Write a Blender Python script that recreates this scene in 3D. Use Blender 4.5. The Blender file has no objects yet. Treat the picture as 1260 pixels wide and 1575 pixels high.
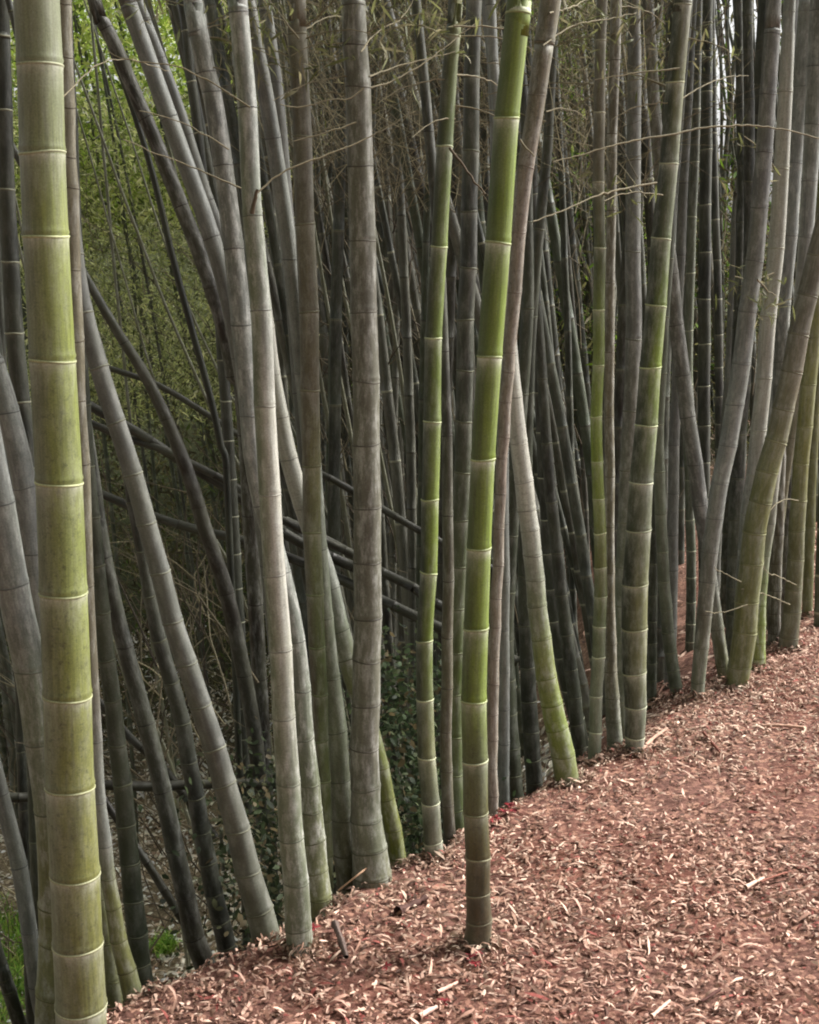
import bpy, math, random
import numpy as np
from mathutils import Vector

# ------------------------------------------------------------------ camera, sky, sun, exposure
S = bpy.context.scene
W_PX, H_PX, F_PX = 1260.0, 1575.0, 2200.0
PITCH = math.radians(10.8); CAM_H = 1.65
cam_d = bpy.data.cameras.new('camera'); cam = bpy.data.objects.new('camera', cam_d)
S.collection.objects.link(cam); S.camera = cam
cam.location = (0, 0, CAM_H); cam.rotation_euler = (math.pi/2-PITCH, 0, 0)
cam_d.sensor_fit = 'VERTICAL'; cam_d.sensor_height = 36.0; cam_d.lens = 36.0*F_PX/H_PX
cam_d.clip_start = 0.05; cam_d.clip_end = 2000
SUN_EL, SUN_AZ = math.radians(42), math.radians(68)      # azimuth clockwise from +Y: light from the open right side
w = bpy.data.worlds.new('World'); S.world = w; w.use_nodes = True
nt = w.node_tree; nt.nodes.clear()
sky = nt.nodes.new('ShaderNodeTexSky'); sky.sky_type = 'NISHITA'; sky.sun_disc = False
sky.sun_elevation = SUN_EL; sky.sun_rotation = SUN_AZ; sky.air_density = 1.0; sky.dust_density = 5.0; sky.ozone_density = 1.0
hs = nt.nodes.new('ShaderNodeHueSaturation'); hs.inputs['Saturation'].default_value = 0.10
bg = nt.nodes.new('ShaderNodeBackground'); bg.inputs['Strength'].default_value = 0.15
wo = nt.nodes.new('ShaderNodeOutputWorld')
nt.links.new(sky.outputs[0], hs.inputs['Color']); nt.links.new(hs.outputs[0], bg.inputs[0]); nt.links.new(bg.outputs[0], wo.inputs[0])
sd = bpy.data.lights.new('sun', 'SUN'); sd.energy = 3.8; sd.angle = math.radians(18); sd.color = (1, .97, .9)
sun = bpy.data.objects.new('sun', sd); S.collection.objects.link(sun)
sv = Vector((math.sin(SUN_AZ)*math.cos(SUN_EL), math.cos(SUN_AZ)*math.cos(SUN_EL), math.sin(SUN_EL)))
sun.rotation_euler = sv.to_track_quat('Z', 'Y').to_euler()
S.view_settings.view_transform = 'Standard'; S.view_settings.look = 'None'
S.view_settings.exposure = 1.0; S.view_settings.gamma = 1.0
S.cycles.max_bounces = 6; S.cycles.diffuse_bounces = 4; S.cycles.transmission_bounces = 3; S.cycles.transparent_max_bounces = 4
S.cycles.use_denoising = True
S.cycles.filter_width = 2.0

rng = np.random.default_rng(7); random.seed(7)
COL = S.collection
FY, FZ, UY, UZ = math.cos(PITCH), -math.sin(PITCH), math.sin(PITCH), math.cos(PITCH)

def at(px, py, D):                      # the point seen at a pixel of the photograph, D metres ahead over the ground
    u = (px-W_PX/2)/F_PX; v = (H_PX/2-py)/F_PX
    t = D/(FY+v*UY)
    return np.array([u*t, D, CAM_H+t*(FZ+v*UZ)])
def pxm(py, D):                         # metres per pixel there
    v = (H_PX/2-py)/F_PX
    return D/(FY+v*UY)/F_PX
def Dg(py, z=0.0):                      # ground distance of a pixel row
    v = (H_PX/2-py)/F_PX
    return (CAM_H-z)*(FY+v*UY)/-(FZ+v*UZ)
def lin(c):
    c = np.asarray(c, float)/255.0
    return np.where(c <= .04045, c/12.92, ((c+.055)/1.055)**2.4)

# ------------------------------------------------------------------ value noise
_tab = rng.random((64, 64))
def vnoise(x, y, f=1.0, o=0.0):
    x = np.asarray(x, float)*f+o; y = np.asarray(y, float)*f+o*1.7
    xi = np.floor(x).astype(int); yi = np.floor(y).astype(int); fx = x-xi; fy = y-yi
    fx = fx*fx*(3-2*fx); fy = fy*fy*(3-2*fy)
    a = _tab[xi % 64, yi % 64]; b = _tab[(xi+1) % 64, yi % 64]; c = _tab[xi % 64, (yi+1) % 64]; d = _tab[(xi+1) % 64, (yi+1) % 64]
    return (a*(1-fx)+b*fx)*(1-fy)+(c*(1-fx)+d*fx)*fy-.5
def sstep(a, b, x):
    t = np.clip((np.asarray(x, float)-a)/(b-a), 0, 1); return t*t*(3-2*t)

# ------------------------------------------------------------------ terrain
EDGE = [(200,1560),(340,1492),(470,1447),(540,1385),(600,1352),(690,1322),(760,1262),(880,1200),(980,1155),(1060,1092),(1130,1055),(1200,1012),(1260,960)]
_e = np.array([at(x, y, Dg(y))[:2] for x, y in EDGE])
_ex = np.concatenate([[-60, -6, -1.6], _e[:, 0], [_e[-1, 0]+1.2, 9, 60]])
_ey = np.concatenate([[1.2, 1.4, 2.1], _e[:, 1], [_e[-1, 1]+1.5, 14, 70]])
def edge_s(x, y): return (np.asarray(y)-np.interp(x, _ex, _ey))*.75
def ground(x, y):
    x = np.asarray(x, float); y = np.asarray(y, float)
    s = edge_s(x, y)
    drop = np.interp(x, [-3, -1, 0, .6, 1.2, 2.2, 4, 8], [2.7, 2.3, 1.7, 1.2, .6, .25, .1, .0])
    L = np.interp(x, [-1, 0, 1.2, 2.5], [1.1, 1.3, 1.8, 2.2])
    sp = np.maximum(s-.03, 0)
    z = -drop*(1-np.exp(-(sp/L)**1.15))
    z = z + .018*vnoise(x, y, 2.3)+.012*vnoise(x, y, 7.1, 3)+.006*vnoise(x, y, 23, 9)
    z = z + sstep(.2, 3, s)*(.25*vnoise(x, y, .7, 5)+.08*vnoise(x, y, 2.1, 11))
    az = x/np.maximum(y, 1)
    z = z + sstep(11, 30, y)*6.0*sstep(.17, .0, az)*sstep(-3, 3, s)
    z = z - .05*sstep(-.3, -3, s)*0
    return z

# ------------------------------------------------------------------ mesh helpers
def quads_mesh(name, V, Q, mat, attrs=None, uv=None, smooth=True):
    me = bpy.data.meshes.new(name)
    V = np.asarray(V, np.float32); Q = np.asarray(Q, np.int32)
    me.vertices.add(len(V)); me.vertices.foreach_set('co', V.ravel())
    me.loops.add(Q.size); me.loops.foreach_set('vertex_index', Q.ravel())
    me.polygons.add(len(Q)); me.polygons.foreach_set('loop_start', np.arange(0, Q.size, 4, dtype=np.int32))
    if smooth: me.polygons.foreach_set('use_smooth', np.ones(len(Q), bool))
    for k, a in (attrs or {}).items():
        a = np.asarray(a, np.float32)
        if a.shape[1] == 3: a = np.hstack([a, np.ones((len(a), 1), np.float32)])
        at_ = me.attributes.new(k, 'FLOAT_COLOR', 'POINT'); at_.data.foreach_set('color', a.ravel())
    if uv is not None:
        l = me.uv_layers.new(name='UVMap'); l.data.foreach_set('uv', np.asarray(uv, np.float32)[Q.ravel()].ravel())
    me.materials.append(mat); me.update(calc_edges=True); me.validate()
    return me
def obj(name, me, parent=None, loc=None):
    o = bpy.data.objects.new(name, me); COL.objects.link(o)
    if parent is not None: o.parent = parent
    if loc is not None: o.location = loc
    return o
def tag(o, label=None, cat=None, group=None, kind=None):
    if label: o['label'] = label
    if cat: o['category'] = cat
    if group: o['group'] = group
    if kind: o['kind'] = kind
    return o
def curve_pts(P, step=.01):
    P = np.asarray(P, float)
    n = len(P)
    if n == 2: 
        m = max(2, int(np.linalg.norm(P[1]-P[0])/step)+1)
        t = np.linspace(0, 1, m)[:, None]; return P[0]*(1-t)+P[1]*t, np.linspace(0, 1, m)
    ext = np.vstack([2*P[0]-P[1], P, 2*P[-1]-P[-2]]); out = []; par = []
    for i in range(n-1):
        p0, p1, p2, p3 = ext[i:i+4]
        m = max(2, int(np.linalg.norm(p2-p1)/step)+1)
        t = np.linspace(0, 1, m, endpoint=False)[:, None]
        out.append(.5*((2*p1)+(p2-p0)*t+(2*p0-5*p1+4*p2-p3)*t**2+(3*p1-p0-3*p2+p3)*t**3)); par.append(i+t[:, 0])
    out.append(P[-1:]); par.append([n-1])
    return np.vstack(out), np.concatenate(par)
def tube(C, R, seg, closed_ends=False):
    C = np.asarray(C, float); n = len(C); R = np.broadcast_to(np.asarray(R, float), (n,))
    T = np.gradient(C, axis=0); T /= np.linalg.norm(T, axis=1)[:, None]+1e-9
    ref = np.where(np.abs(T[:, 1:2]) > .9, np.array([[0, 0, 1.]]), np.array([[0, 1., 0]]))
    N1 = np.cross(np.cross(T, ref), T); N1 /= np.linalg.norm(N1, axis=1)[:, None]+1e-9   # towards +Y (the back)
    N2 = np.cross(T, N1)
    a = np.linspace(0, 2*np.pi, seg+1)
    dirs = np.cos(a)[None, :, None]*N1[:, None]+np.sin(a)[None, :, None]*N2[:, None]
    V = (C[:, None]+dirs*R[:, None, None]).reshape(-1, 3)
    i = np.arange(n-1)[:, None]*(seg+1)+np.arange(seg)[None]
    Q = np.stack([i, i+1, i+seg+2, i+seg+1], -1).reshape(-1, 4)
    return V, Q, np.tile(a, n), dirs.reshape(-1, 3)

# ------------------------------------------------------------------ materials
def new_mat(name):
    m = bpy.data.materials.new(name); m.use_nodes = True; m.node_tree.nodes.clear(); return m, m.node_tree
def N(nt, t, **kw):
    n = nt.nodes.new(t)
    for k, v in kw.items(): setattr(n, k, v)
    return n
def noise(nt, vec, scale, detail=4, rough=.6, mapscale=None):
    if mapscale:
        mp = N(nt, 'ShaderNodeMapping'); mp.inputs['Scale'].default_value = mapscale; nt.links.new(vec, mp.inputs[0]); vec = mp.outputs[0]
    n = N(nt, 'ShaderNodeTexNoise'); n.inputs['Scale'].default_value = scale; n.inputs['Detail'].default_value = detail; n.inputs['Roughness'].default_value = rough
    nt.links.new(vec, n.inputs['Vector']); return n.outputs['Fac']
def ramp(nt, fac, a, b, lo=0., hi=1.):
    r = N(nt, 'ShaderNodeMapRange'); r.interpolation_type = 'SMOOTHSTEP'
    for i, v in zip((1, 2, 3, 4), (a, b, lo, hi)): r.inputs[i].default_value = v
    nt.links.new(fac, r.inputs[0]); return r.outputs[0]
def math_(nt, op, a, b):
    n = N(nt, 'ShaderNodeMath', operation=op)
    for i, v in enumerate((a, b)):
        if isinstance(v, (int, float)): n.inputs[i].default_value = v
        else: nt.links.new(v, n.inputs[i])
    return n.outputs[0]
def mix(nt, fac, a, b, mode='MIX'):
    n = N(nt, 'ShaderNodeMix', data_type='RGBA', blend_type=mode)
    if isinstance(fac, (int, float)): n.inputs[0].default_value = fac
    else: nt.links.new(fac, n.inputs[0])
    for s, v in ((6, a), (7, b)):
        if isinstance(v, (tuple, list)): n.inputs[s].default_value = (*v[:3], 1)
        else: nt.links.new(v, n.inputs[s])
    return n.outputs[2]
def attr(nt, name):
    a = N(nt, 'ShaderNodeAttribute', attribute_name=name); return a.outputs['Color']
def culm_material():
    m, nt = new_mat('bamboo_skin')
    uv = N(nt, 'ShaderNodeTexCoord').outputs['UV']
    tint = attr(nt, 'tint'); fx = N(nt, 'ShaderNodeSeparateColor'); nt.links.new(attr(nt, 'fx'), fx.inputs[0])
    wax, lichen, grime = fx.outputs[0], fx.outputs[1], fx.outputs[2]
    streak = noise(nt, uv, 1, 5, .65, (150, 5, 1))
    soft = noise(nt, uv, 1, 3, .55, (14, 3.2, 1))
    blot = noise(nt, uv, 1, 8, .72, (60, 13, 1))
    fine = noise(nt, uv, 260, 3, .6)
    c = mix(nt, ramp(nt, streak, .32, .68), tint, (1, 1, 1), 'MULTIPLY')
    dk = mix(nt, .42, tint, (0.02, .02, .015))
    c = mix(nt, ramp(nt, streak, .38, .66, 0, .75), dk, tint)
    c = mix(nt, ramp(nt, soft, .35, .65, 0, .35), c, mix(nt, .5, tint, (.23, .24, .15)))
    # lichen and old wax in irregular pale blotches, grime in dark ones
    lf = math_(nt, 'MULTIPLY', ramp(nt, blot, .44, .66), lichen)
    c = mix(nt, lf, c, (.47, .47, .44))
    sp = noise(nt, uv, 1, 6, .8, (90, 60, 1))
    gf = math_(nt, 'MULTIPLY', ramp(nt, sp, .50, .66), grime)
    c = mix(nt, gf, c, (.035, .032, .022))
    bl2 = noise(nt, uv, 1, 6, .65, (16, 7, 1))
    gf2 = math_(nt, 'MULTIPLY', ramp(nt, bl2, .47, .66, 0, .6), grime)
    c = mix(nt, gf2, c, (.05, .048, .03))
    wf = math_(nt, 'MULTIPLY', wax, ramp(nt, blot, .30, .62, .25, 1))
    c = mix(nt, wf, c, (.62, .62, .52))
    c = mix(nt, ramp(nt, fine, .3, .7, 0, .22), c, (.0, .0, .0))
    b = N(nt, 'ShaderNodeBsdfPrincipled'); nt.links.new(c, b.inputs['Base Color'])
    nt.links.new(ramp(nt, soft, .3, .7, .42, .68), b.inputs['Roughness']); b.inputs['Specular IOR Level'].default_value = .35
    bp = N(nt, 'ShaderNodeBump'); bp.inputs['Strength'].default_value = .35; bp.inputs['Distance'].default_value = .0015
    hgt = math_(nt, 'ADD', streak, math_(nt, 'MULTIPLY', blot, .8)); nt.links.new(hgt, bp.inputs['Height']); nt.links.new(bp.outputs[0], b.inputs['Normal'])
    o = N(nt, 'ShaderNodeOutputMaterial'); nt.links.new(b.outputs[0], o.inputs[0]); return m
def attr_material(name, rough=.8, var=.3, transl=0., scale=60, bump=0):
    m, nt = new_mat(name)
    oc = N(nt, 'ShaderNodeTexCoord').outputs['Object']; f = noise(nt, oc, scale, 4)
    c = mix(nt, ramp(nt, f, .3, .7, 0, var), attr(nt, 'tint'), (.01, .008, .006))
    b = N(nt, 'ShaderNodeBsdfPrincipled'); nt.links.new(c, b.inputs['Base Color']); b.inputs['Roughness'].default_value = rough; b.inputs['Specular IOR Level'].default_value = .25
    out = b.outputs[0]
    if transl:
        t = N(nt, 'ShaderNodeBsdfTranslucent'); nt.links.new(c, t.inputs[0])
        ms = N(nt, 'ShaderNodeMixShader'); ms.inputs[0].default_value = transl
        nt.links.new(out, ms.inputs[1]); nt.links.new(t.outputs[0], ms.inputs[2]); out = ms.outputs[0]
    o = N(nt, 'ShaderNodeOutputMaterial'); nt.links.new(out, o.inputs[0]); return m
def ground_material():
    m, nt = new_mat('leaf_mould')
    oc = N(nt, 'ShaderNodeTexCoord').outputs['Object']
    vo = N(nt, 'ShaderNodeTexVoronoi'); vo.inputs['Scale'].default_value = 70; nt.links.new(oc, vo.inputs['Vector'])
    n1 = noise(nt, oc, 45, 8, .75); n2 = noise(nt, oc, 1.6, 4); n3 = noise(nt, oc, 180, 4, .7)
    c = mix(nt, ramp(nt, n1, .35, .66), tuple(lin((70, 48, 42))), tuple(lin((138, 100, 89))))  # base tones darkened to stand for shade in the gaps between leaves
    sep = N(nt, 'ShaderNodeSeparateColor'); nt.links.new(vo.outputs['Color'], sep.inputs[0])
    c = mix(nt, ramp(nt, sep.outputs[0], .6, .95, 0, .7), c, tuple(lin((180, 138, 118))))
    c = mix(nt, ramp(nt, n2, .4, .65, 0, .45), c, tuple(lin((112, 66, 54))))
    c = mix(nt, ramp(nt, n3, .45, .7, 0, .5), c, tuple(lin((52, 33, 28))))
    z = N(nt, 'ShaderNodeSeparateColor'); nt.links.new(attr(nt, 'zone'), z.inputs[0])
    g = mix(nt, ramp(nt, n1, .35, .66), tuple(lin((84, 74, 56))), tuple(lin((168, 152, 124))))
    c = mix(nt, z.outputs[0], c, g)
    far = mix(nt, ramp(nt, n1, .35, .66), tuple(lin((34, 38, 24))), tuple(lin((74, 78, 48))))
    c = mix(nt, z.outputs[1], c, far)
    b = N(nt, 'ShaderNodeBsdfPrincipled'); nt.links.new(c, b.inputs['Base Color']); b.inputs['Roughness'].default_value = .95; b.inputs['Specular IOR Level'].default_value = .1
    bp = N(nt, 'ShaderNodeBump'); bp.inputs['Strength'].default_value = .9; bp.inputs['Distance'].default_value = .012
    nt.links.new(math_(nt, 'ADD', n1, sep.outputs[0]), bp.inputs['Height']); nt.links.new(bp.outputs[0], b.inputs['Normal'])
    o = N(nt, 'ShaderNodeOutputMaterial'); nt.links.new(b.outputs[0], o.inputs[0]); return m
M_CULM = culm_material()
M_RING = attr_material('node_scar', .7, .35, 0, 300)
M_TWIG = attr_material('dry_twig', .8, .3, 0, 80)
M_LITTER = attr_material('fallen_leaf', .85, .3, .08, 90)
M_LEAF = attr_material('bamboo_leaf', .55, .15, .45, 30)
M_GRASS = attr_material('grass_blade', .6, .15, .35, 30)
M_GROUND = ground_material()

# ------------------------------------------------------------------ ground sheet
def spaced(lo, a, b, hi, d):
    mid = np.arange(a, b, d); L = [a]; st = d
    while L[-1] > lo: st *= 1.22; L.append(L[-1]-st)
    R = [mid[-1]]; st = d
    while R[-1] < hi: st *= 1.22; R.append(R[-1]+st)
    return np.concatenate([np.array(L[1:])[::-1], mid, np.array(R[1:])])
gx = spaced(-400, -2.6, 4.2, 400, .03); gy = spaced(-60, 2.3, 8.2, 600, .03)
X, Y = np.meshgrid(gx, gy); Z = ground(X, Y)
nx_, ny_ = len(gx), len(gy)
idx = np.arange(nx_*ny_).reshape(ny_, nx_)
Q = np.stack([idx[:-1, :-1], idx[:-1, 1:], idx[1:, 1:], idx[1:, :-1]], -1).reshape(-1, 4)
go = obj('ground', quads_mesh('ground', np.stack([X, Y, Z], -1).reshape(-1, 3), Q, M_GROUND,
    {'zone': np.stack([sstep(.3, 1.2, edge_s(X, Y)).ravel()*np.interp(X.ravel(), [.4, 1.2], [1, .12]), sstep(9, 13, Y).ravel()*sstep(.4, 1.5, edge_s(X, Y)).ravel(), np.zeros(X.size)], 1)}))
tag(go, kind='structure')

# ------------------------------------------------------------------ colours of the culms (sRGB of the skin itself)
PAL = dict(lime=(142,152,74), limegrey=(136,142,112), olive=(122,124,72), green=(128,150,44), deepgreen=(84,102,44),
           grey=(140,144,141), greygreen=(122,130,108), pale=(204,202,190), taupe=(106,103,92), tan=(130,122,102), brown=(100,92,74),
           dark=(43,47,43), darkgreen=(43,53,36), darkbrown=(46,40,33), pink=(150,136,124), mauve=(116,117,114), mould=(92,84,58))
def _lst(v, n): return np.interp(np.arange(n), np.linspace(0, n-1, len(v)), v) if isinstance(v, (list, tuple)) else np.full(n, float(v))
def make_culm(name_label, pts, widths, D, cols, nodes=None, ring='pale', lichen=.3, grime=.3, wax=.35, c2=None,
              seg=20, leanD=0.0, top=7.0, group='bamboo culms standing along the edge of the grove', sp0=.13, fallen=False, rings=True, key_dark=None):
    """pts bottom -> top in photograph pixels; widths / cols: one per point or (first, last)."""
    n = len(pts); wl = _lst(wax, n); gl = _lst(grime, n)
    P = np.array([at(x, y, D+leanD*i/(n-1)) for i, (x, y) in enumerate(pts)])
    wv = np.interp(np.arange(n), np.linspace(0, n-1, len(widths)), widths)
    R = np.array([wv[i]*.5*pxm(pts[i][1], P[i][1]) for i in range(n)])
    cc = np.array([lin(PAL[c]) if isinstance(c, str) else lin(c) for c in cols])
    cp = np.stack([np.interp(np.arange(n), np.linspace(0, n-1, len(cc)), cc[:, k]) for k in range(3)], 1)
    PY = np.array([p[1] for p in pts], float)
    if not fallen:
        # down to the soil
        b = P[0].copy(); d = P[0]-P[1]; d /= np.linalg.norm(d); k = 0
        gz = float(ground(b[0], b[1]))-.04
        if b[2] > gz:
            h = b[2]-gz; slope = d[:2]/max(-d[2], .3)*.5
            q = np.array([b[0]+slope[0]*min(h, 1), b[1]+slope[1]*min(h, 1), gz]); q[2] = float(ground(q[0], q[1]))-.04
            P = np.vstack([q, P]); R = np.concatenate([[R[0]*1.05], R]); cp = np.vstack([cp[0], cp]); wl = np.r_[wl[0], wl]; gl = np.r_[gl[0], gl]; PY = np.concatenate([[PY[0]+(PY[0]-PY[1])*.5+1], PY])
        # up into the canopy
        d = P[-1]-P[-2]; d /= np.linalg.norm(d)
        hh = top-P[-1][2]
        if hh > .5:
            q1 = P[-1]+d*hh*.35; d2 = d*np.array([.8, .8, 1]); q2 = q1+d2*hh*.6
            P = np.vstack([P, q1, q2]); R = np.concatenate([R, [R[-1]*.9, R[-1]*.6]]); cp = np.vstack([cp, cp[-1], cp[-1]]); wl = np.r_[wl, wl[-1], wl[-1]]; gl = np.r_[gl, gl[-1], gl[-1]]; PY = np.concatenate([PY, [PY[-1]-400, PY[-1]-900]])
    C, par = curve_pts(P, .01)
    sl = np.concatenate([[0], np.cumsum(np.linalg.norm(np.diff(C, axis=0), axis=1))])
    Rs = np.interp(par, np.arange(len(P)), R); py = np.interp(par, np.arange(len(P)), PY)
    L = sl[-1]
    if nodes:
        ns = sorted(float(np.interp(-y, -py, sl)) for y in nodes)
        st = ns[1]-ns[0]; a = ns[0]
        while a > .04: st = max(st*.88, .035); a -= st; 
        low = []; a = ns[0]; st = ns[1]-ns[0]
        while True:
            st = max(st*.9, .04); a -= st
            if a < .02: break
            low.append(a)
        hi = []; a = ns[-1]; st = ns[-1]-ns[-2]
        while True:
            st = min(st*1.03, .34); a += st
            if a > L-.02: break
            hi.append(a)
        ns = sorted(low)+ns+hi
    else:
        ns = []; a = .03; st = sp0*.5
        while a < L-.02:
            ns.append(a); st = min(st*1.12+.002, sp0*2.0+.03 if not fallen else sp0*1.6); a += st*random.uniform(.93, 1.07)
    ns = [0.0]+ns+[L]
    s_all, mul, wx, rg = [], [], [], []
    detail = seg >= 14
    up = [(0, 1.018), (.003, 1.0), (.008, 1.045), (.014, 1.012), (.024, 1.0)] if detail else [(0, 1.03), (.0045, 1.03), (.0055, 1.0)]
    dn = [(.06, 1.0), (.025, 1.0), (.010, 1.004), (.004, 1.015)] if detail else [(.02, 1.0), (.0055, 1.0), (.0045, 1.02)]
    for i in range(len(ns)-1):
        a, b = ns[i], ns[i+1]; ln = b-a
        if ln < .005: continue
        k = min(1, ln/.12)
        row = [(a+o*k, m) for o, m in up]
        m_ = max(1, int(ln/.09))
        row += [(a+.03*k+(ln-.095*k)*(j+.5)/m_, 1.0) for j in range(m_)]
        row += [(b-o*k, m) for o, m in dn]
        for s, m in row:
            s_all.append(s); mul.append(m); wx.append(math.exp(-(b-s)/.010)+.22*math.exp(-(b-s)/.05)); rg.append(min(s-a, b-s))
    s_all.append(L); mul.append(1); wx.append(0); rg.append(0)
    s_all = np.array(s_all); od = np.argsort(s_all, kind='stable'); s_all = s_all[od]; mul = np.array(mul)[od]; wx = np.array(wx)[od]; rg = np.array(rg)[od]
    keep = np.concatenate([[True], np.diff(s_all) > 1e-4]); s_all, mul, wx, rg = s_all[keep], mul[keep], wx[keep], rg[keep]
    CC = np.stack([np.interp(s_all, sl, C[:, k]) for k in range(3)], 1)
    # a culm zigzags a little from node to node
    ni = np.searchsorted(ns, s_all); zz = np.interp(s_all, ns, [((-1)**i)*random.uniform(.0, .0022) for i in range(len(ns))]); CC[:, 0] += zz
    RR = np.interp(s_all, sl, Rs)*mul
    base = CC[0].copy()
    V, Qd, ang, dirs = tube(CC-base, RR, seg)
    colr = np.stack([np.interp(np.interp(s_all, sl, par), np.arange(len(P)), cp[:, k]) for k in range(3)], 1)
    tone = np.interp(s_all, ns, [random.uniform(.93, 1.06) for _ in ns]); colr = colr*tone[:, None]
    T = np.repeat(colr*.84, seg+1, 0)
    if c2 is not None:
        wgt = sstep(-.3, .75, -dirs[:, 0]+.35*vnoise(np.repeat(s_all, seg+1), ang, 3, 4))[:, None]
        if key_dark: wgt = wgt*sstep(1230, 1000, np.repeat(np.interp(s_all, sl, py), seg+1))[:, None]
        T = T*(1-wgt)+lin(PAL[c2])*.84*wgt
    rc = dict(pale=lin((200,200,172)), dark=lin((58,52,46)), mid=lin((120,120,98)))[ring]
    if not rings:
        wr = np.repeat(np.where(rg < .005, 1.0, 0.0), seg+1)[:, None]*.8; T = T*(1-wr)+rc*wr
    pp = np.interp(s_all, sl, par); wv_ = np.interp(pp, np.arange(len(P)), wl); gv_ = np.interp(pp, np.arange(len(P)), gl)
    FXA = np.stack([np.repeat(wx*wv_, seg+1), np.full(len(T), lichen), np.repeat(gv_, seg+1)], 1)
    off = random.uniform(0, 30)
    UV = np.stack([ang/(2*np.pi)*2*np.pi*float(np.mean(Rs))+off, np.repeat(s_all, seg+1)+off*3], 1)
    me = quads_mesh('stem', V, Qd, M_CULM, {'tint': T, 'fx': FXA}, UV)
    if not rings:
        o = obj('bamboo_culm', me, loc=base); tag(o, name_label, 'bamboo', group); return o, (C, sl, py, Rs, ns)
    root = obj('bamboo_culm' if not fallen else 'fallen_bamboo', None, loc=base); tag(root, name_label, 'bamboo', group)
    obj('stem', me, root)
    for s in ns[1:-1]:
        yy = np.interp(s, sl, py)
        if not (-30 < yy < 1610) : continue
        oo = np.array([-.0032, -.0018, 0, .0014, .0024])*(1 if ring != 'dark' else .6)
        c = np.stack([np.interp(s+oo, sl, C[:, k]) for k in range(3)], 1); c[:, 0] += np.interp(s, s_all, np.interp(s_all, ns, zz[:len(ns)]*0))
        r = float(np.interp(s, sl, Rs)); rr = r*1.02+np.array([-.0006, .0009, .0013, .0008, -.0006])*(1 if ring != 'dark' else .7)
        cz = np.interp(s, s_all, zz); c[:, 0] += cz
        # tilt: scars rarely sit square
        v, q, a_, d_ = tube(c-base, rr, seg)
        tl = random.uniform(-.10, .10); v[:, 2] += tl*(v[:, 0]-(c[2, 0]-base[0]))+random.uniform(.0004, .001)*np.sin(a_*random.choice([2, 3])+random.uniform(0, 6))
        lt = np.array([np.interp(s, s_all, colr[:, k]) for k in range(3)])*.9; kk = .48 if yy < 1240 or key_dark is None else .75
        tt = np.repeat((rc*(1-kk)+lt*kk)[None]*random.uniform(.75, 1.15), len(v), 0)*(1+.35*vnoise(a_, a_*0+s*9, 2.2, 3)[:, None])
        obj('node_ring', quads_mesh('node_ring', v, q, M_RING, {'tint': tt}), root)
    return root, (C, sl, py, Rs, ns)

def part_tube(name, parent, pts, D, w0, w1, col, D2=None, seg=6, mat=None, jag=.0):
    D2 = D if D2 is None else D2; n = len(pts)
    P = np.array([at(x, y, D+(D2-D)*i/(n-1)) for i, (x, y) in enumerate(pts)])
    C, par = curve_pts(P, .02)
    if jag: C = C+rng.normal(0, jag, C.shape)*sstep(0, .2, par/n)[:, None]
    R = np.interp(par, [0, n-1], [w0*.5*pxm(pts[0][1], D), w1*.5*pxm(pts[-1][1], D2)])
    base = np.array(parent.location) if parent is not None else C[0]
    V, Qd, a, d = tube(C-base, R, seg)
    T = np.repeat(lin(col)[None], len(V), 0)*(1+.5*vnoise(np.arange(len(V))//(seg+1), np.zeros(len(V)), .35, 2)[:, None])
    o = obj(name, quads_mesh(name, V, Qd, mat or M_TWIG, {'tint': T}), parent)
    if parent is None: o.location = base
    return o, C

# ------------------------------------------------------------------ the culms one can follow in the photograph
G_FRONT = 'bamboo culms standing along the edge of the grove'
G_IN = 'darker bamboo culms standing just inside the grove'
C = {}
def K(key, label, *a, **k):
    C[key] = make_culm(label, *a, **k)
# left
K('lime', 'thickest yellow-green bamboo culm with white node bands, nearest at the left', [(127,1680),(122,1500),(108,1200),(98,900),(84,600),(70,350),(57,0)],
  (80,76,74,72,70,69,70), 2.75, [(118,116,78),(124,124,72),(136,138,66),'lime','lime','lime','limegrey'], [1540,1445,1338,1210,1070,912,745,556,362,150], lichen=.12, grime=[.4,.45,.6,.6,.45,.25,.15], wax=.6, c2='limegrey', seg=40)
K('greyleft', 'grey bamboo culm with dark nodes crossing behind the yellow-green one at the left edge', [(100,1640),(96,1560),(93,1450),(86,1330),(73,1200),(52,1060),(26,930),(2,790),(-22,650),(-60,420)],
  (92,84,66,54,50,50,49,46,42,38), 3.0, ['olive','olive','olive','olive','greygreen','greygreen','grey','grey','grey','grey'], [1520,1445,1390,1245,1140,1030,900,775,640], 'dark', .45, .25, .15, seg=26)
K('greyleft2', 'slim grey bamboo culm rising to the left edge above the thicker grey one', [(100,1560),(88,1400),(74,1150),(62,980),(52,860),(36,740),(14,640),(-10,560),(-60,430)], (40,38,37,36,30), 3.25,
  ['olive','greygreen','grey','grey','mauve'], [1450,1300,1130,970,850,750,635,545], 'dark', .4, .25, .1)
K('tanbehind', 'tan bamboo culm hidden behind the yellow-green one, curving out at its olive foot', [(214,1556),(200,1512),(184,1450),(170,1370),(160,1290),(150,1200),(138,1000),(127,760),(118,560),(106,260),(97,0)],
  (34,30,26,23,21,20,22,24,26,26,25), 2.95, ['olive','olive','olive','olive','grey','grey','tan','tan','tan','tan','tan'], [1490,1445,1395,1350,1300,1225,1130,900,715,610,520,410,290,240,85], 'dark', .35, .3, .1)
K('shortolive', 'stout olive bamboo foot squeezed between the yellow-green culm and the curved one', [(186,1600),(178,1540),(168,1470),(155,1380),(140,1250),(122,1000),(110,700),(92,300),(80,0)], (44,40,34,30,28,26,24,22,22), 3.02,
  ['olive','olive','greygreen','greygreen'], None, 'dark', .3, .3, .1)
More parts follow.
